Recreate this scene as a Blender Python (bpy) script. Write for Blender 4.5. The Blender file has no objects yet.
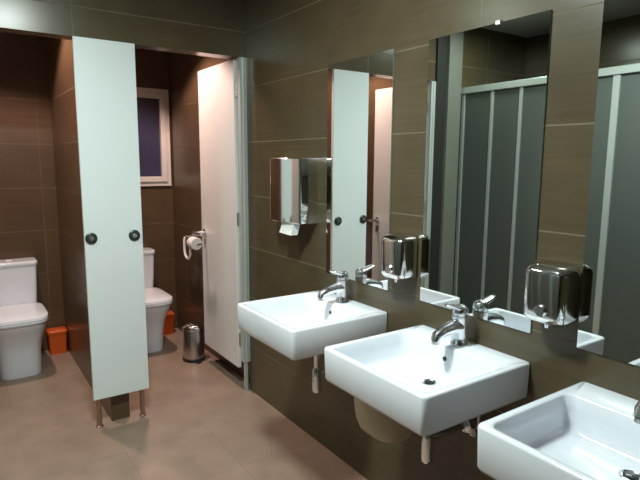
import bpy, bmesh, math, random
from mathutils import Vector, Matrix
PI = math.pi
SC = bpy.context.scene
COL = SC.collection

# ---------------------------------------------------------------- camera
cam_d = bpy.data.cameras.new('camera')
cam = bpy.data.objects.new('camera', cam_d)
COL.objects.link(cam)
SC.camera = cam
F_PX = 534.6
cam_d.sensor_fit = 'HORIZONTAL'
cam_d.sensor_width = 36.0
cam_d.lens = 36.0 * F_PX / 640.0
cam_d.clip_start = 0.02
yaw, pitch, roll = 0.5995, 0.1458, 0.0065
Fv = Vector((math.sin(yaw) * math.cos(pitch), math.cos(yaw) * math.cos(pitch), -math.sin(pitch)))
Rv = Vector((math.cos(yaw), -math.sin(yaw), 0))
Uv = Rv.cross(Fv)
R2 = Rv * math.cos(roll) + Uv * math.sin(roll)
U2 = -Rv * math.sin(roll) + Uv * math.cos(roll)
Mx = Matrix((R2, U2, -Fv)).transposed().to_4x4()
Mx.translation = Vector((-1.5409, -3.0772, 1.5174))
cam.matrix_world = Mx

# ---------------------------------------------------------------- world and exposure
W = bpy.data.worlds.new('night')
SC.world = W
W.use_nodes = True
W.node_tree.nodes['Background'].inputs[0].default_value = (0.02, 0.022, 0.04, 1)
W.node_tree.nodes['Background'].inputs[1].default_value = 1.0
SC.view_settings.view_transform = 'Standard'
SC.view_settings.look = 'None'
SC.view_settings.gamma = 1
SC.view_settings.use_curve_mapping = False
SC.view_settings.exposure = 0.0

ZC = 2.62            # ceiling height
COOL = (0.84, 1.0, 0.88)
WARM = (1.0, 0.71, 0.60)
# main room lamps (position, watts, colour); cubicle downlights (position, watts)
ROOM_LAMPS = [((-1.76, -0.52), 9, COOL), ((-1.15, -1.66), 53, (0.88, 1.0, 0.96))]
CUB_LAMPS = [((-1.24, 0.72), 108), ((-0.42, 0.66), 135)]

# ---------------------------------------------------------------- helpers
def tag(o, label=None, cat=None, group=None, kind=None):
    if label: o['label'] = label
    if cat: o['category'] = cat
    if group: o['group'] = group
    if kind: o['kind'] = kind
    return o

def empty(name, loc, label, cat, group=None, rz=0.0):
    o = bpy.data.objects.new(name, None)
    COL.objects.link(o)
    o.location = loc
    o.rotation_euler = (0, 0, rz)
    o.empty_display_size = 0.05
    return tag(o, label, cat, group)

def build(name, bm, mat, parent=None, smooth=True, bevel=0.0, segs=2):
    bmesh.ops.recalc_face_normals(bm, faces=bm.faces)
    me = bpy.data.meshes.new(name)
    bm.to_mesh(me)
    bm.free()
    if smooth:
        for p in me.polygons: p.use_smooth = True
    o = bpy.data.objects.new(name, me)
    COL.objects.link(o)
    if mat: me.materials.append(mat)
    if parent: o.parent = parent
    if bevel > 0:
        b = o.modifiers.new('bevel', 'BEVEL')
        b.width = bevel; b.segments = segs; b.limit_method = 'ANGLE'; b.angle_limit = math.radians(40)
        b.harden_normals = True
    elif smooth:
        try:
            me.set_sharp_from_angle(angle=math.radians(42))
        except Exception:
            pass
    return o

def box(bm, x0, x1, y0, y1, z0, z1):
    vs = [bm.verts.new((x, y, z)) for z in (z0, z1) for y in (y0, y1) for x in (x0, x1)]
    for f in ((0, 2, 3, 1), (4, 5, 7, 6), (0, 1, 5, 4), (2, 6, 7, 3), (0, 4, 6, 2), (1, 3, 7, 5)):
        bm.faces.new([vs[i] for i in f])
    return bm

def BX(*a):
    return box(bmesh.new(), *a)

def loft(bm, loops, cap0=True, cap1=True):
    """loops: list of equal length closed point loops"""
    V = [[bm.verts.new(p) for p in L] for L in loops]
    n = len(V[0])
    for a, b in zip(V, V[1:]):
        for i in range(n):
            j = (i + 1) % n
            bm.faces.new((a[i], a[j], b[j], b[i]))
    if cap0: bm.faces.new(V[0][::-1])
    if cap1: bm.faces.new(V[-1])
    return bm

def rrect(x0, x1, y0, y1, z, r, n=6):
    """rounded rectangle in plan; r may be (r00, r10, r11, r01)"""
    if not isinstance(r, (tuple, list)): r = (r,) * 4
    out = []
    for (cx, cy, sx, sy, a0, rr) in ((x1, y1, -1, -1, 0, r[2]), (x0, y1, 1, -1, 90, r[3]), (x0, y0, 1, 1, 180, r[0]), (x1, y0, -1, 1, 270, r[1])):
        for k in range(n + 1):
            a = math.radians(a0 + 90 * k / n)
            out.append((cx + sx * rr + rr * math.cos(a), cy + sy * rr + rr * math.sin(a), z))
    return out

def tube(bm, pts, rad, n=14, caps=True):
    """tube through pts; rad is one number or one per point"""
    pts = [Vector(p) for p in pts]
    if not isinstance(rad, (list, tuple)): rad = [rad] * len(pts)
    loops = []
    ref = None
    for i, p in enumerate(pts):
        if i == 0: t = pts[1] - pts[0]
        elif i == len(pts) - 1: t = pts[-1] - pts[-2]
        else: t = (pts[i + 1] - p).normalized() + (p - pts[i - 1]).normalized()
        t.normalize()
        if ref is None:
            ref = Vector((0, 0, 1)) if abs(t.z) < 0.9 else Vector((1, 0, 0))
        u = t.cross(ref).normalized()
        v = u.cross(t).normalized()
        ref = v
        loops.append([p + rad[i] * (u * math.cos(2 * PI * k / n) + v * math.sin(2 * PI * k / n)) for k in range(n)])
    return loft(bm, loops, caps, caps)

def lathe(bm, prof, n=28, cx=0, cy=0, axis='z', c0=0):
    loops = []
    for r, h in prof:
        L = []
        for k in range(n):
            a = 2 * PI * k / n
            if axis == 'z': L.append((cx + r * math.cos(a), cy + r * math.sin(a), c0 + h))
            elif axis == 'x': L.append((c0 + h, cx + r * math.cos(a), cy + r * math.sin(a)))
            else: L.append((cx + r * math.cos(a), c0 + h, cy + r * math.sin(a)))
        loops.append(L)
    return loft(bm, loops)

def arc(c, r, a0, a1, n, plane='xz', y=0):
    out = []
    for k in range(n + 1):
        a = math.radians(a0 + (a1 - a0) * k / n)
        if plane == 'xz': out.append((c[0] + r * math.cos(a), y, c[1] + r * math.sin(a)))
        else: out.append((y, c[0] + r * math.cos(a), c[1] + r * math.sin(a)))
    return out

# ---------------------------------------------------------------- materials
def mat(name, col, rough=0.5, metal=0.0, spec=None, **kw):
    m = bpy.data.materials.new(name)
    m.use_nodes = True
    b = m.node_tree.nodes['Principled BSDF']
    b.inputs['Base Color'].default_value = (*col, 1)
    b.inputs['Roughness'].default_value = rough
    b.inputs['Metallic'].default_value = metal
    if spec is not None: b.inputs['Specular IOR Level'].default_value = spec
    for k, v in kw.items():
        b.inputs[k].default_value = v
    return m

def noise_vary(m, amount=0.06, scale=6.0, rscale=None):
    """slight procedural tone variation"""
    nt = m.node_tree; N = nt.nodes; L = nt.links
    b = N['Principled BSDF']
    col = tuple(b.inputs['Base Color'].default_value)
    tc = N.new('ShaderNodeTexCoord')
    no = N.new('ShaderNodeTexNoise'); no.inputs['Scale'].default_value = scale; no.inputs['Detail'].default_value = 4
    L.new(tc.outputs['Object'], no.inputs['Vector'])
    mx = N.new('ShaderNodeMix'); mx.data_type = 'RGBA'
    mx.inputs[6].default_value = tuple(c * (1 - amount) for c in col[:3]) + (1,)
    mx.inputs[7].default_value = tuple(min(1, c * (1 + amount)) for c in col[:3]) + (1,)
    L.new(no.outputs['Fac'], mx.inputs[0]); L.new(mx.outputs[2], b.inputs['Base Color'])
    return m

def tile_mat(name, axis, c1, c2, mortar, u0, v0, tw, th, msize, rough, bump=0.25, streak=None):
    m = mat(name, c1, rough)
    nt = m.node_tree; N = nt.nodes; L = nt.links
    b = N['Principled BSDF']
    tc = N.new('ShaderNodeTexCoord')
    sp = N.new('ShaderNodeSeparateXYZ'); L.new(tc.outputs['Object'], sp.inputs[0])
    cb = N.new('ShaderNodeCombineXYZ')
    su = N.new('ShaderNodeMath'); su.operation = 'SUBTRACT'; su.inputs[1].default_value = u0
    sv = N.new('ShaderNodeMath'); sv.operation = 'SUBTRACT'; sv.inputs[1].default_value = v0
    L.new(sp.outputs['XYZ'.index(axis[0])], su.inputs[0]); L.new(sp.outputs['XYZ'.index(axis[1])], sv.inputs[0])
    L.new(su.outputs[0], cb.inputs[0]); L.new(sv.outputs[0], cb.inputs[1])
    br = N.new('ShaderNodeTexBrick'); br.offset = 0.0; br.squash = 1.0
    br.inputs['Scale'].default_value = 1.0
    br.inputs['Brick Width'].default_value = tw; br.inputs['Row Height'].default_value = th
    br.inputs['Mortar Size'].default_value = msize; br.inputs['Mortar Smooth'].default_value = 0.3
    br.inputs['Color1'].default_value = (*c1, 1); br.inputs['Color2'].default_value = (*c2, 1)
    br.inputs['Mortar'].default_value = (*mortar, 1)
    L.new(cb.outputs[0], br.inputs['Vector'])
    # woven streaks and blotches
    mp = N.new('ShaderNodeMapping'); mp.inputs['Scale'].default_value = streak or (3, 3, 90)
    L.new(tc.outputs['Object'], mp.inputs[0])
    no = N.new('ShaderNodeTexNoise'); no.inputs['Scale'].default_value = 1.0; no.inputs['Detail'].default_value = 3
    L.new(mp.outputs[0], no.inputs['Vector'])
    no2 = N.new('ShaderNodeTexNoise'); no2.inputs['Scale'].default_value = 5.0; no2.inputs['Detail'].default_value = 5
    L.new(tc.outputs['Object'], no2.inputs['Vector'])
    ad = N.new('ShaderNodeMath'); ad.operation = 'ADD'
    L.new(no.outputs['Fac'], ad.inputs[0]); L.new(no2.outputs['Fac'], ad.inputs[1])
    mr = N.new('ShaderNodeMapRange'); mr.inputs[1].default_value = 0.6; mr.inputs[2].default_value = 1.4
    mr.inputs[3].default_value = 0.82; mr.inputs[4].default_value = 1.18
    L.new(ad.outputs[0], mr.inputs[0])
    ml = N.new('ShaderNodeMix'); ml.data_type = 'RGBA'; ml.blend_type = 'MULTIPLY'; ml.inputs[0].default_value = 1
    L.new(br.outputs['Color'], ml.inputs[6]); L.new(mr.outputs[0], ml.inputs[7])
    L.new(ml.outputs[2], b.inputs['Base Color'])
    bp = N.new('ShaderNodeBump'); bp.inputs['Strength'].default_value = bump; bp.inputs['Distance'].default_value = 0.002
    bp.invert = True
    L.new(br.outputs['Fac'], bp.inputs['Height']); L.new(bp.outputs[0], b.inputs['Normal'])
    rr = N.new('ShaderNodeMapRange'); rr.inputs[3].default_value = rough; rr.inputs[4].default_value = 0.8
    L.new(br.outputs['Fac'], rr.inputs[0]); L.new(rr.outputs[0], b.inputs['Roughness'])
    return m

TA, TB, TM = (0.093, 0.071, 0.039), (0.083, 0.063, 0.034), (0.148, 0.121, 0.078)
TILE_X = tile_mat('brown_tile_side', 'YZ', TA, TB, TM, -5.40, -0.017, 1.80, 0.330, 0.003, 0.25)
TILE_Y = tile_mat('brown_tile_front', 'XZ', TA, TB, TM, -4.88, -0.017, 1.30, 0.330, 0.003, 0.25)
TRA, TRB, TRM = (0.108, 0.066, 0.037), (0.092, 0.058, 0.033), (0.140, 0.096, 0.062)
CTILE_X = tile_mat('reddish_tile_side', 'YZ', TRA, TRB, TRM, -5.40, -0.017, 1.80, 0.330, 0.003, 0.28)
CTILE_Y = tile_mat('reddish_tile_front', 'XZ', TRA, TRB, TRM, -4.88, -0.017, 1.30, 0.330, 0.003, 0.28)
FLOOR = tile_mat('beige_floor_tile', 'XY', (0.285, 0.205, 0.155), (0.272, 0.196, 0.149), (0.25, 0.18, 0.138), -4.05, -5.3, 0.45, 0.45, 0.003, 0.42, 0.15, (7, 7, 7))
CEIL = noise_vary(mat('ceiling_paint', (0.50, 0.50, 0.47), 0.8), 0.04)
CERAMIC = mat('white_ceramic', (0.80, 0.83, 0.89), 0.12)
CERAMIC.node_tree.nodes['Principled BSDF'].inputs['Coat Weight'].default_value = 0.3
LAMINATE = noise_vary(mat('white_laminate', (0.80, 0.86, 0.86), 0.32), 0.02, 3)
DOORLAM = noise_vary(mat('white_door_laminate', (0.80, 0.78, 0.76), 0.35), 0.02, 3)
CHROME = mat('chrome', (0.88, 0.90, 0.94), 0.20, 1.0)
STEEL = noise_vary(mat('polished_steel', (0.72, 0.72, 0.70), 0.09, 1.0), 0.05, 14)
BRUSHED = noise_vary(mat('brushed_steel', (0.62, 0.60, 0.57), 0.28, 1.0), 0.08, 20)
GUN = noise_vary(mat('dark_green_metal', (0.06, 0.085, 0.075), 0.3, 0.6), 0.1, 20)
COPPERLEG = noise_vary(mat('worn_metal_leg', (0.42, 0.30, 0.24), 0.35, 0.9), 0.1, 20)
ALU = noise_vary(mat('pale_aluminium', (0.60, 0.64, 0.62), 0.35, 0.35), 0.04, 8)
MIRROR = mat('mirror_glass', (0.86, 0.89, 0.87), 0.015, 1.0)
MEDGE = mat('mirror_edge', (0.30, 0.36, 0.33), 0.3)
DARK = mat('dark_rubber', (0.02, 0.02, 0.02), 0.6)
BLACK = mat('black_plastic', (0.015, 0.015, 0.017), 0.35)
ORANGE = noise_vary(mat('orange_plastic', (0.62, 0.10, 0.010), 0.4), 0.06, 10)
PVC = noise_vary(mat('white_window_pvc', (0.72, 0.66, 0.63), 0.4), 0.03, 6)
PAPER = noise_vary(mat('white_paper', (0.82, 0.80, 0.77), 0.9), 0.03, 30)
BEIGE = noise_vary(mat('beige_ceramic', (0.50, 0.42, 0.30), 0.35), 0.06, 8)
NIGHT = noise_vary(mat('dark_frosted_glass', (0.045, 0.045, 0.085), 0.25), 0.15, 25)
COLUMN = noise_vary(mat('grey_green_column', (0.17, 0.175, 0.15), 0.45), 0.05, 7)
GAPSHADE = noise_vary(mat('dark_gap_shade', (0.030, 0.030, 0.026), 0.4), 0.05, 7)  # near-black colour imitating the shade between jamb and column
RAIL = noise_vary(mat('shower_aluminium', (0.42, 0.46, 0.43), 0.3, 0.4), 0.04, 8)
FROST = mat('frosted_shower_panel', (0.14, 0.165, 0.145), 0.38)
FROST.node_tree.nodes['Principled BSDF'].inputs['Transmission Weight'].default_value = 0.55
WPLAS = mat('white_plastic', (0.80, 0.80, 0.78), 0.35)

def emit(name, col, s):
    m = bpy.data.materials.new(name); m.use_nodes = True
    nt = m.node_tree; nt.nodes.clear()
    e = nt.nodes.new('ShaderNodeEmission'); e.inputs[0].default_value = (*col, 1); e.inputs[1].default_value = s
    o = nt.nodes.new('ShaderNodeOutputMaterial'); nt.links.new(e.outputs[0], o.inputs[0])
    return m

# ---------------------------------------------------------------- setting
YB = 1.56      # back wall of the cubicles
ZH = 2.143     # underside of the tiled header
def struct(name, bm, m, parent=None, bevel=0.0):
    o = build(name, bm, m, parent, smooth=False, bevel=bevel)
    if parent is None: o['kind'] = 'structure'
    return o

struct('floor', BX(-2.95, 0.25, -4.6, 1.75, -0.10, 0.0), FLOOR)
struct('ceiling', BX(-2.95, 0.25, -4.6, 1.75, ZC, ZC + 0.10), CEIL)
struct('wall_right', BX(0.0, 0.15, -4.5, 0.0, 0, ZC), TILE_X)
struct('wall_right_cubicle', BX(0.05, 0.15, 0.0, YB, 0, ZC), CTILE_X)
struct('wall_left', BX(-2.90, -2.80, -4.5, 0.10, 0, ZC), TILE_X)
struct('wall_front', BX(-2.80, 0.0, -4.5, -4.4, 0, ZC), TILE_Y)
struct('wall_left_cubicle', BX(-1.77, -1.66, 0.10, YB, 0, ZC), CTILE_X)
struct('wall_corner', BX(-2.80, -1.66, 0.0, 0.10, 0, ZC), TILE_Y)
struct('wall_column', BX(-1.915, -1.765, -0.045, 0.0, 0, ZC), COLUMN)
struct('gap_shade_strip', BX(-1.7645, -1.660, -0.020, 0.0, 0, ZC), GAPSHADE)  # added dark strip, stands in for the shaded gap beside the column
struct('wall_header', BX(-1.66, 0.05, 0.0, 0.10, ZH, ZC), TILE_Y)
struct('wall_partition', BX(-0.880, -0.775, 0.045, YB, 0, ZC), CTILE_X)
# back wall with an opening for the window
WX0, WX1, WZ0, WZ1 = -0.50, 0.035, 1.300, 2.115
bm = bmesh.new()
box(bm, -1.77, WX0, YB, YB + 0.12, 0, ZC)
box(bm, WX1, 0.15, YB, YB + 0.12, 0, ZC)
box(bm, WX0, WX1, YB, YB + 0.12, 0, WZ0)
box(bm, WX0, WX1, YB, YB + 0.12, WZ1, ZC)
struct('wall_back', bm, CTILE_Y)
# window: frame, sash and pane
bm = bmesh.new()
t = 0.035
for a in ((WX0, WX0 + t, WZ0, WZ1), (WX1 - t, WX1, WZ0, WZ1), (WX0 + t, WX1 - t, WZ0, WZ0 + t), (WX0 + t, WX1 - t, WZ1 - t, WZ1)):
    box(bm, a[0], a[1], YB - 0.02, YB + 0.06, a[2], a[3])
win = struct('window_1', bm, PVC)
bm = bmesh.new()
a0, a1, b0, b1 = WX0 + t, WX1 - t, WZ0 + t, WZ1 - t; s = 0.045
for a in ((a0, a0 + s, b0, b1), (a1 - s, a1, b0, b1), (a0 + s, a1 - s, b0, b0 + s), (a0 + s, a1 - s, b1 - s, b1)):
    box(bm, a[0], a[1], YB - 0.035, YB + 0.03, a[2], a[3])
build('window_sash', bm, PVC, win, smooth=False, bevel=0.004)
build('window_pane', BX(a0 + s, a1 - s, YB + 0.0, YB + 0.012, b0 + s, b1 - s), NIGHT, win, smooth=False)

# aluminium jambs of the two cubicle openings
def jamb(x0, x1, s):
    bm = bmesh.new()
    box(bm, x0, x1, -0.012, 0.032, 0.20, ZH)
    xm = (x0 + x1) / 2
    box(bm, xm - 0.008 + s * 0.01, xm + 0.008 + s * 0.01, -0.006, 0.024, 0.0, 0.20)
    box(bm, xm - 0.004, xm + 0.004, -0.018, -0.012, 0.20, ZH)
    return bm
struct('trim_1', jamb(-0.046, -0.001, 0), ALU)
struct('trim_2', jamb(-1.659, -1.612, 0), ALU)

# ---------------------------------------------------------------- cubicle doors (both stand open into the cubicles)
def door(name, x, s, label):
    """x = plane of the door, s = side that carries the lever (+1 / -1 in X)"""
    d = struct(name, BX(x - 0.012, x + 0.012, 0.045, 0.625, 0.150, 2.138), DOORLAM, bevel=0.002)
    tag(d, label)
    xf = x + s * 0.012
    h = build('door_handle', lathe(bmesh.new(), [(0.026, 0), (0.026, s * 0.008), (0.012, s * 0.010), (0.010, s * 0.085)], 24, 0.560, 1.005, 'x', xf), CHROME, d)
    build('lever', tube(bmesh.new(), [(xf + s * 0.084, 0.585, 1.006), (xf + s * 0.090, 0.575, 1.006), (xf + s * 0.090, 0.50, 1.008), (xf + s * 0.082, 0.44, 1.008)], [0.010, 0.012, 0.012, 0.009]), CHROME, h)
    build('lock_plate', BX(xf - 0.001 if s > 0 else xf - 0.004, xf + 0.004 if s > 0 else xf + 0.001, 0.540, 0.580, 0.90, 0.955), CHROME, d, smooth=False, bevel=0.001)
    for z in (0.35, 1.15, 1.95):
        build('hinge', tube(bmesh.new(), [(x, 0.037, z - 0.04), (x, 0.037, z + 0.04)], 0.007), BRUSHED, d)
    return d
door('door_1', -0.050, -1, 'white door standing open inside the right cubicle next to the pedal bin')
door('door_2', -1.590, 1, 'white cubicle door of the left toilet seen only in the mirror')

# ---------------------------------------------------------------- white front panel between the cubicles
PX0, PX1 = -0.981, -0.672
pan = empty('partition_panel', (-0.826, 0.0, 0), 'tall white panel on two metal legs between the two toilet cubicles', 'partition panel')
def loc(o, parent):
    o.matrix_parent_inverse = parent.matrix_basis.inverted()
    return o
loc(build('board', BX(PX0, PX1, -0.012, 0.012, 0.175, ZH), LAMINATE, pan, smooth=False, bevel=0.002), pan)
for x in (-0.952, -0.706):
    bm = lathe(bmesh.new(), [(0.014, 0.004), (0.014, 0.21)], 16, x, 0.020)
    lathe(bm, [(0.020, 0.0), (0.020, 0.006), (0.012, 0.010)], 20, x, 0.020)
    loc(build('leg', bm, COPPERLEG, pan), pan)
for x in (-0.948, -0.719):
    k = loc(build('lock_knob', lathe(bmesh.new(), [(0.031, 0.0), (0.031, -0.007), (0.027, -0.010)], 28, x, 1.098, 'y', -0.012), GUN, pan), pan)
    r = build('slot_disc', lathe(bmesh.new(), [(0.013, -0.010), (0.013, -0.014), (0.008, -0.0145), (0.007, -0.018)], 28, x, 1.098, 'y', -0.012), BRUSHED, k)

# ---------------------------------------------------------------- mirrors
MZ0, MZ1 = 0.960, 1.977
def mirror(y1, y0, label, clip=False):
    o = build('wall_mirror', BX(-0.006, -0.0005, y0, y1, MZ0, MZ1), MIRROR, smooth=False)
    tag(o, label, 'mirror')
    o.data.materials.append(MEDGE)
    for p in o.data.polygons:
        if p.normal.x > -0.9: p.material_index = 1
    if clip:
        ym = -1.872
        c = bmesh.new()
        box(c, -0.010, -0.0005, ym - 0.010, ym + 0.010, MZ1 - 0.007, MZ1 + 0.008)
        build('mirror_clip', c, BRUSHED, o, smooth=False, bevel=0.002)
    return o
mirror(-0.888, -1.357, 'narrow wall mirror above the farthest basin, reflecting the white panel')
mirror(-1.556, -2.064, 'tall wall mirror above the middle basin, reflecting the folding shower screen', True)
mirror(-2.225, -2.745, 'wall mirror at the right edge above the nearest basin')

# ---------------------------------------------------------------- wash basins
ZB = 0.860; HB = 0.128; BD = 0.492; BW = 0.508
def make_basin(yf, label):
    t = empty('wash_basin', (0, yf - BW / 2, ZB - HB), label, 'basin', 'square wall-hung basins')
    y0, y1 = -BW / 2, BW / 2
    x0, x1 = -BD, -0.001
    top = HB
    r = (0.018, 0.006, 0.006, 0.018)
    L = []
    L.append(rrect(x0 + 0.022, x1, y0 + 0.02, y1 - 0.02, 0.0, (0.022, .004, .004, .022)))
    L.append(rrect(x0 + 0.008, x1, y0 + 0.006, y1 - 0.006, 0.004, r))
    L.append(rrect(x0 + 0.003, x1, y0 + 0.002, y1 - 0.002, 0.014, r))
    L.append(rrect(x0, x1, y0, y1, top - 0.008, r))
    L.append(rrect(x0 + 0.002, x1, y0 + 0.002, y1 - 0.002, top - 0.002, r))
    L.append(rrect(x0 + 0.007, x1, y0 + 0.007, y1 - 0.007, top, r))
    # inner rim and bowl
    ix0, ix1, iy0, iy1 = x0 + 0.024, -0.118, y0 + 0.026, y1 - 0.026
    L.append(rrect(ix0 - 0.004, ix1 + 0.004, iy0 - 0.004, iy1 + 0.004, top, 0.030))
    L.append(rrect(ix0, ix1, iy0, iy1, top - 0.004, 0.030))
    L.append(rrect(ix0 + 0.004, ix1 - 0.006, iy0 + 0.005, iy1 - 0.005, top - 0.040, 0.034))
    L.append(rrect(ix0 + 0.010, ix1 - 0.013, iy0 + 0.012, iy1 - 0.012, top - 0.082, 0.038))
    L.append(rrect(ix0 + 0.022, ix1 - 0.020, iy0 + 0.028, iy1 - 0.028, top - 0.100, 0.042))
    L.append(rrect(ix0 + 0.060, ix1 - 0.030, iy0 + 0.070, iy1 - 0.070, top - 0.107, 0.050))
    dx = -0.206
    L.append([(dx + 0.030 * math.cos(a), 0.030 * math.sin(a), top - 0.112) for a in [math.radians(45 * 0 + 360 * (k + 0.0) / 28) for k in range(28)]])
    o = build('bowl', loft(bmesh.new(), L), CERAMIC, t)
    o.data.set_sharp_from_angle(angle=math.radians(60))
    d = build('drain', lathe(bmesh.new(), [(0.029, 0), (0.029, 0.003), (0.024, 0.004), (0.021, 0.001)], 28, dx, 0, 'z', top - 0.1125), CHROME, t)
    build('drain_plug', lathe(bmesh.new(), [(0.019, 0), (0.019, 0.003), (0.012, 0.006)], 24, dx, 0, 'z', top - 0.1112), BLACK, d)
    build('overflow_hole', lathe(bmesh.new(), [(0.0085, -0.012), (0.0085, -0.0155)], 18, 0.008, top - 0.044, 'x', ix1 + 0.0065), BLACK, t)
    return t
def copy_tree(o, parent=None):
    c = o.copy(); COL.objects.link(c)
    if parent: c.parent = parent
    for ch in list(o.children): copy_tree(ch, c)
    return c
S = (-0.849, -1.562, -2.246)
basin = make_basin(S[0], 'square white wall-hung basin farthest away, next to the cubicle door')
b2 = copy_tree(basin); b2.location.y = S[1] - BW / 2; b2['label'] = 'middle of the three square white wall-hung basins'
b3 = copy_tree(basin); b3.location.y = S[2] - BW / 2; b3['label'] = 'nearest square white wall-hung basin, cut off by the right edge of the photo'

# ---------------------------------------------------------------- taps
def make_tap(yc, label):
    t = empty('mixer_tap', (-0.062, yc, ZB), label, 'tap', 'chrome mixer taps on the basins')
    bm = bmesh.new()
    lathe(bm, [(0.028, 0.0), (0.028, 0.006), (0.025, 0.010), (0.024, 0.03), (0.0235, 0.075), (0.025, 0.085), (0.025, 0.094)], 28)
    build('body', bm, CHROME, t)
    sp = bmesh.new()
    path = [(-0.006, 0, 0.062), (-0.040, 0, 0.062), (-0.078, 0, 0.056), (-0.104, 0, 0.046), (-0.110, 0, 0.030)]
    tube(sp, path, [0.023, 0.020, 0.017, 0.016, 0.0145], 18)
    s = build('spout', sp, CHROME, t)
    build('aerator', lathe(bmesh.new(), [(0.0115, 0.0), (0.0115, 0.010)], 20, -0.1103, 0, 'z', 0.022), BRUSHED, s)
    hd = bmesh.new()
    lathe(hd, [(0.0235, 0.096), (0.0245, 0.104), (0.023, 0.118), (0.014, 0.127), (0.003, 0.129)], 28)
    lv = []
    for x, z, w, h in ((0.004, 0.114, 0.018, 0.011), (-0.02, 0.121, 0.017, 0.009), (-0.042, 0.128, 0.015, 0.007), (-0.062, 0.134, 0.012, 0.005), (-0.067, 0.135, 0.005, 0.002)):
        lv.append([(x, w * math.cos(2 * PI * k / 16), z + h * math.sin(2 * PI * k / 16)) for k in range(16)])
    loft(hd, lv)
    build('lever_handle', hd, CHROME, t)
    for q in t.children:
        q.data.transform(Matrix.Diagonal((1.12, 1.22, 1.17, 1)))
        for g in q.children: g.data.transform(Matrix.Diagonal((1.12, 1.22, 1.17, 1)))
    return t
tap = make_tap(S[0] - BW / 2, 'chrome mixer tap on the farthest basin')
t2 = copy_tree(tap); t2.location.y = S[1] - BW / 2; t2['label'] = 'chrome mixer tap on the middle basin'
t3 = copy_tree(tap); t3.location.y = S[2] - BW / 2; t3['label'] = 'chrome mixer tap on the nearest basin at the right edge'

# ---------------------------------------------------------------- traps and valves under the basins
def make_trap(yc, label):
    t = empty('drain_trap', (-0.206, yc, 0.445), label, 'drain trap', 'chrome bottle traps under the basins')
    build('tailpipe', lathe(bmesh.new(), [(0.022, 0.286), (0.022, 0.268), (0.014, 0.264), (0.014, 0.120)], 24), CHROME, t)
    build('bottle', lathe(bmesh.new(), [(0.014, 0.0), (0.020, 0.006), (0.021, 0.02), (0.021, 0.100), (0.018, 0.112), (0.015, 0.122)], 26), CHROME, t)
    build('waste_pipe', tube(bmesh.new(), [(0.018, 0, 0.085), (0.10, 0, 0.085), (0.205, 0, 0.085)], 0.012), CHROME, t)
    build('wall_flange', lathe(bmesh.new(), [(0.030, 0.2055), (0.030, 0.198), (0.018, 0.190)], 24, 0, 0.085, 'x'), CHROME, t)
    return t
tr = make_trap(S[0] - BW / 2, 'chrome bottle trap hanging under the farthest basin')
c = copy_tree(tr); c.location.y = S[1] - BW / 2; c['label'] = 'chrome bottle trap hanging under the middle basin'
def make_valve(yc, label):
    t = empty('angle_valve', (0, yc, 0.56), label, 'valve', 'chrome angle valves under the basins')
    build('valve_body', tube(bmesh.new(), [(-0.001, 0, 0), (-0.05, 0, 0)], 0.011), CHROME, t)
    build('valve_knob', lathe(bmesh.new(), [(0.015, -0.05), (0.017, -0.055), (0.016, -0.075)], 20, 0, 0, 'x'), CHROME, t)
    build('flex_hose', tube(bmesh.new(), [(-0.04, 0, 0.005), (-0.042, 0, 0.06), (-0.05, 0, 0.12), (-0.06, 0, 0.171)], 0.006, 10), BRUSHED, t)
    return t
vl = make_valve(S[0] - BW / 2 - 0.09, 'small chrome valve with hose on the wall under the farthest basin')
c = copy_tree(vl); c.location.y = S[1] - BW / 2 - 0.09; c['label'] = 'small chrome valve with hose on the wall under the middle basin'

# beige rounded vessel under the middle basin
cv = empty('trap_cover', (-0.22, -1.622, 0.475), 'beige rounded cover hanging in the shade under the middle basin', 'cover')
L = []
for z, hx, hy, ox in ((0.0, 0.035, 0.05, 0.0), (0.006, 0.075, 0.085, 0.0), (0.03, 0.105, 0.105, 0.0), (0.07, 0.122, 0.113, 0.0), (0.13, 0.13, 0.117, 0), (0.2560, 0.134, 0.118, 0)):
    L.append([(ox + hx * abs(math.cos(a)) ** 0.8 * (1 if math.cos(a) > 0 else -1), hy * abs(math.sin(a)) ** 0.8 * (1 if math.sin(a) > 0 else -1), z) for a in [2 * PI * (k + .5) / 36 for k in range(36)]])
build('bowl', loft(bmesh.new(), L), BEIGE, cv)
build('bracket', BX(0.12, 0.2195, -0.03, 0.03, 0.18, 0.20), BRUSHED, cv, smooth=False)

# ---------------------------------------------------------------- dispensers
def shell(x0, x1, y0, y1, z0, z1, rp, rt=0.02):
    """box against the wall (x1) with rounded front corners and softened top and bottom"""
    r = (rp, 0.003, 0.003, rp)
    L = []
    n = 5
    for k in range(n + 1):
        a = PI / 2 * k / n
        d = rt * (1 - math.sin(a)); z = z0 + rt * (1 - math.cos(a))
        L.append(rrect(x0 + d, x1, y0 + d, y1 - d, z, r))
    for k in range(n, -1, -1):
        a = PI / 2 * k / n
        d = rt * (1 - math.sin(a)); z = z1 - rt * (1 - math.cos(a))
        L.append(rrect(x0 + d, x1, y0 + d, y1 - d, z, r))
    return loft(bmesh.new(), L)

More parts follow.
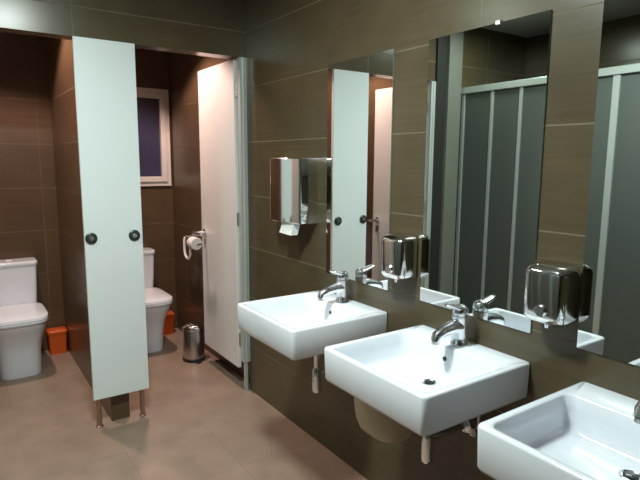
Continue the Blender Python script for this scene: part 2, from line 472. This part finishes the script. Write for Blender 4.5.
td = empty('paper_towel_dispenser', (0, -0.648, 1.20), 'polished steel paper towel dispenser on the tiled wall left of the first mirror', 'towel dispenser')
def towel_plan(inset, z):
    """plan outline: flat sides, gently bowed front, far corner well rounded"""
    y0, y1 = -0.150 + inset, 0.165 - inset
    P = [(-0.0005, y0, z)]
    for k in range(7):                       # near front corner
        a = math.radians(12 + (90 - 12) * (1 - k / 6))
        P.append((-0.096 + inset - 0.012 * math.cos(a), y0 + 0.012 - 0.012 * math.sin(a), z))
    xs, ys = P[-1][0], P[-1][1]
    for k in range(1, 13):                   # bowed front, tilt 12 -> 0 degrees
        st = (y1 - 0.07 - (y0 + 0.012)) / 12
        a = math.radians(12 * (1 - (k - .5) / 12))
        xs -= st * math.tan(a); ys += st
        P.append((xs, ys, z))
    rc = y1 - ys
    for k in range(1, 11):
        a = math.radians(90 * k / 10)
        P.append((xs + rc - rc * math.cos(a), ys + rc * math.sin(a), z))
    P.append((-0.0005, y1, z))
    return P
build('housing', loft(bmesh.new(), [towel_plan(0.004, 0.0), towel_plan(0.0, 0.005), towel_plan(0.0, 0.330), towel_plan(0.004, 0.335)]), STEEL, td)
build('key_lock', lathe(bmesh.new(), [(0.009, 0), (0.009, -0.004)], 18, 0.06, 0.30, 'x', -0.1255), BLACK, td)
bm = bmesh.new()
L = []
for z, x in ((0.004, -0.085), (-0.03, -0.090), (-0.062, -0.102)):
    L.append([(x - 0.022, -0.085, z), (x + 0.02, -0.085, z), (x + 0.02, 0.03, z + 0.004), (x - 0.022, 0.03, z + 0.004)])
loft(bm, L)
build('paper_towel', bm, PAPER, td, smooth=False)

def make_soap(yc, z, label):
    t = empty('soap_dispenser', (0, yc, z), label, 'soap dispenser', 'chrome soap dispensers between the mirrors')
    build('back_plate', BX(-0.008, -0.0065, -0.060, 0.060, 0.015, 0.160), BRUSHED, t, smooth=False)
    build('housing', shell(-0.094, -0.0075, -0.070, 0.070, 0.0, 0.184, 0.026, 0.028), STEEL, t)
    build('push_button', lathe(bmesh.new(), [(0.020, 0.004), (0.020, -0.004), (0.016, -0.008)], 24, 0, 0.045, 'x', -0.0935), CHROME, t)
    build('nozzle', lathe(bmesh.new(), [(0.006, -0.014), (0.008, 0.004)], 16, -0.055, 0), CHROME, t)
    return t
sd = make_soap(-1.464, 1.038, 'chrome soap dispenser between the first and the second mirror')
c = copy_tree(sd); c.location = (0, -2.152, 1.026); c['label'] = 'chrome soap dispenser between the second and the third mirror'

# ---------------------------------------------------------------- toilets
def make_toilet(xc, label):
    t = empty('toilet', (xc, YB, 0), label, 'toilet', 'white close-coupled toilets')
    # base and bowl
    def dl(hw, yf, yb, z, e=0.50, n=48):
        out = []
        for k in range(n):
            a = 2 * PI * (k + 0.5) / n
            c_, s_ = math.cos(a), math.sin(a)
            x = hw * math.copysign(abs(c_) ** 0.48, c_)
            if s_ < 0: y = (yf + 0.20) + (0.20) * math.copysign(abs(s_) ** e, s_)
            else: y = (yf + 0.20) + (yb - yf - 0.20) * abs(s_) ** 0.25
            out.append((x, y, z))
        return out
    L = [dl(0.136, -0.51, -0.03, 0.0), dl(0.138, -0.515, -0.03, 0.02), dl(0.140, -0.525, -0.03, 0.16), dl(0.150, -0.555, -0.03, 0.26),
         dl(0.168, -0.605, -0.03, 0.345), dl(0.176, -0.630, -0.03, 0.385), dl(0.178, -0.635, -0.03, 0.405)]
    build('bowl', loft(bmesh.new(), L), CERAMIC, t)
    L = [dl(0.184, -0.645, -0.165, 0.4055), dl(0.187, -0.65, -0.165, 0.412), dl(0.187, -0.65, -0.165, 0.420), dl(0.184, -0.645, -0.165, 0.424)]
    build('seat', loft(bmesh.new(), L), CERAMIC, t)
    L = [dl(0.184, -0.645, -0.165, 0.4245), dl(0.188, -0.65, -0.165, 0.431), dl(0.186, -0.645, -0.165, 0.448), dl(0.170, -0.62, -0.175, 0.455), dl(0.10, -0.50, -0.22, 0.457)]
    build('lid', loft(bmesh.new(), L), CERAMIC, t)
    L = [rrect(-0.160, 0.160, -0.155, -0.004, 0.4055, 0.02), rrect(-0.168, 0.168, -0.160, -0.004, 0.55, 0.022), rrect(-0.176, 0.176, -0.166, -0.003, 0.735, 0.024)]
    ci = build('cistern', loft(bmesh.new(), L), CERAMIC, t)
    L = [rrect(-0.181, 0.181, -0.171, -0.002, 0.7355, 0.026), rrect(-0.184, 0.184, -0.174, -0.002, 0.742, 0.028), rrect(-0.184, 0.184, -0.174, -0.002, 0.760, 0.028), rrect(-0.178, 0.178, -0.168, -0.004, 0.768, 0.026)]
    build('cistern_lid', loft(bmesh.new(), L), CERAMIC, ci)
    build('flush_button', lathe(bmesh.new(), [(0.022, 0.767), (0.022, 0.772), (0.018, 0.774)], 24, 0, -0.085), WPLAS, ci)
    return t
wc = make_toilet(-1.245, 'white toilet with square cistern in the left cubicle, cut by the photo edge')
c = copy_tree(wc); c.location.x = -0.355; c['label'] = 'white toilet in the right cubicle below the window, half behind the white panel'

# ---------------------------------------------------------------- orange tubs
def make_tub(x, y, label):
    t = empty('orange_tub', (x, y, 0), label, 'tub', 'orange plastic tubs beside the toilets')
    L = [rrect(-0.060, 0.060, -0.050, 0.050, 0.0, 0.015), rrect(-0.068, 0.068, -0.057, 0.057, 0.165, 0.018)]
    build('body', loft(bmesh.new(), L), ORANGE, t)
    L = [rrect(-0.072, 0.072, -0.061, 0.061, 0.1655, 0.02), rrect(-0.072, 0.072, -0.061, 0.061, 0.182, 0.02), rrect(-0.064, 0.064, -0.053, 0.053, 0.190, 0.018)]
    build('lid', loft(bmesh.new(), L), ORANGE, t)
    return t
tb = make_tub(-0.955, 1.475, 'orange plastic tub on the floor beside the left toilet')
c = copy_tree(tb); c.location = (-0.085, 1.475, 0); c['label'] = 'orange plastic tub on the floor between the right toilet and the pedal bin'

# ---------------------------------------------------------------- pedal bin
pb = empty('pedal_bin', (-0.108, 0.735, 0), 'small brushed steel pedal bin in the right cubicle beside the open door', 'bin')
build('bin_base', lathe(bmesh.new(), [(0.084, 0.0), (0.086, 0.004), (0.086, 0.022), (0.080, 0.025)], 36), BLACK, pb)
build('body', lathe(bmesh.new(), [(0.080, 0.0255), (0.080, 0.245), (0.078, 0.248)], 36), BRUSHED, pb)
build('lid', lathe(bmesh.new(), [(0.082, 0.2485), (0.083, 0.255), (0.079, 0.268), (0.055, 0.285), (0.02, 0.293), (0.002, 0.294)], 36), STEEL, pb)
bm = bmesh.new(); box(bm, -0.020, 0.020, -0.115, -0.080, 0.008, 0.016)
build('pedal', bm, BLACK, pb, smooth=False, bevel=0.003)

# ---------------------------------------------------------------- toilet roll holder on the right cubicle wall
th = empty('toilet_roll_holder', (0.05, 1.02, 0.84), 'chrome toilet roll holder with paper on the wall of the right cubicle', 'toilet roll holder')
build('wall_mount', lathe(bmesh.new(), [(0.024, -0.0005), (0.024, -0.008), (0.010, -0.012), (0.009, -0.06)], 24, 0.10, 0.06, 'x'), CHROME, th)
hk = bmesh.new()
tube(hk, [(-0.06, 0.10, 0.06), (-0.068, 0.10, 0.03), (-0.068, 0.098, -0.02)] + [(-0.068, 0.03 + 0.068 * math.cos(math.radians(a)), -0.04 + 0.07 * math.sin(math.radians(a))) for a in (-15, -40, -70, -100, -130, -160, -185)] + [(-0.068, -0.04, -0.005)], 0.010, 12)
build('hook', hk, WPLAS, th)
rl = bmesh.new()
lathe(rl, [(0.045, -0.05), (0.048, -0.046), (0.048, 0.046), (0.045, 0.05)], 30, 0, 0, 'y', 0)
build('paper_roll', rl, PAPER, th)
for o in th.children:
    if o.name.startswith('paper_roll'): o.location = (-0.062, -0.11, 0.035)
build('roll_bar', tube(bmesh.new(), [(-0.001, -0.17, 0.035), (-0.062, -0.17, 0.035), (-0.062, -0.06, 0.035)], 0.006, 10), CHROME, th)

# ---------------------------------------------------------------- shower screen on the left side of the room
XS = -1.955
SY = [-0.02, -0.27, -0.515, -0.76, -1.00, -1.27]
sh = empty('shower_screen', (XS, -1.0, 0), 'folding shower screen with frosted panels and silver rail, reflected in the mirrors', 'shower screen')
def shp(name, bm, m, parent=sh, bevel=0.0):
    o = build(name, bm, m, parent, smooth=False, bevel=bevel)
    o.matrix_parent_inverse = sh.matrix_basis.inverted()
    return o
shp('top_rail', BX(XS - 0.025, XS + 0.025, -2.60, -0.0005, 2.065, 2.115), RAIL, bevel=0.004)
shp('bottom_rail', BX(XS - 0.025, XS + 0.025, -2.60, -0.0005, 0.10, 0.14), RAIL, bevel=0.004)
YP = [-0.05, -0.33, -0.585, -0.885, -1.27, -1.92, -2.58]
for i, y in enumerate(YP):
    w = 0.022 if y == -1.27 else 0.013
    shp('post', BX(XS - 0.012, XS + 0.016, y - w, y + w if i else y + 0.018, 0.141, 2.064), RAIL, bevel=0.003)
for a, b in zip(YP, YP[1:]):
    wa = 0.022 if a == -1.27 else 0.013
    wb = 0.022 if b == -1.27 else 0.013
    shp('panel', BX(XS - 0.004, XS + 0.004, b + wb + .0005, a - wa - .0005, 0.141, 2.064), FROST)
tray = build('shower_tray', BX(-2.795, XS + 0.03, -2.62, -0.002, 0.0, 0.0995), CERAMIC, smooth=False, bevel=0.01)
tag(tray, 'white shower tray under the folding screen', 'shower tray')
struct('wall_shower', BX(-2.80, -1.93, -2.72, -2.62, 0, ZC), TILE_Y)

# ---------------------------------------------------------------- lamps
def area(name, loc_, size, watts, col, parent):
    l = bpy.data.lights.new(name, 'AREA'); l.shape = 'DISK'; l.size = size; l.energy = watts; l.color = col
    o = bpy.data.objects.new(name, l); COL.objects.link(o); o.location = loc_; o.parent = parent
    return o
for i, ((x, y), w, col) in enumerate(ROOM_LAMPS):
    t = empty('ceiling_lamp', (x, y, ZC), ('round ceiling lamp over the floor near the cubicles', 'round ceiling lamp over the floor beside the nearest basin')[i], 'lamp')
    build('housing', lathe(bmesh.new(), [(0.17, -0.0005), (0.17, -0.03), (0.155, -0.035)], 36), WPLAS, t)
    build('diffuser', lathe(bmesh.new(), [(0.150, -0.0355), (0.14, -0.045), (0.08, -0.052), (0.01, -0.054)], 36), emit('diffuser_glow', col, 4.0), t)
    area('lamp_light', (0, 0, -0.06), 0.28, w, col, t)
for i, ((x, y), w) in enumerate(CUB_LAMPS):
    t = empty('recessed_downlight', (x, y, ZC), ('recessed downlight over the left toilet cubicle', 'recessed downlight over the right toilet cubicle')[i], 'lamp')
    build('trim_ring', lathe(bmesh.new(), [(0.055, -0.0005), (0.055, -0.006), (0.045, -0.008)], 30), WPLAS, t)
    build('bulb', lathe(bmesh.new(), [(0.036, -0.0085), (0.030, -0.012), (0.01, -0.014)], 24), emit('bulb_glow', WARM, 12.0), t)
    l = bpy.data.lights.new('downlight', 'SPOT'); l.energy = w; l.color = WARM; l.spot_size = math.radians(116); l.spot_blend = 0.35
    l.shadow_soft_size = 0.04
    o = bpy.data.objects.new('downlight', l); COL.objects.link(o); o.location = (0, 0, -0.02); o.parent = t
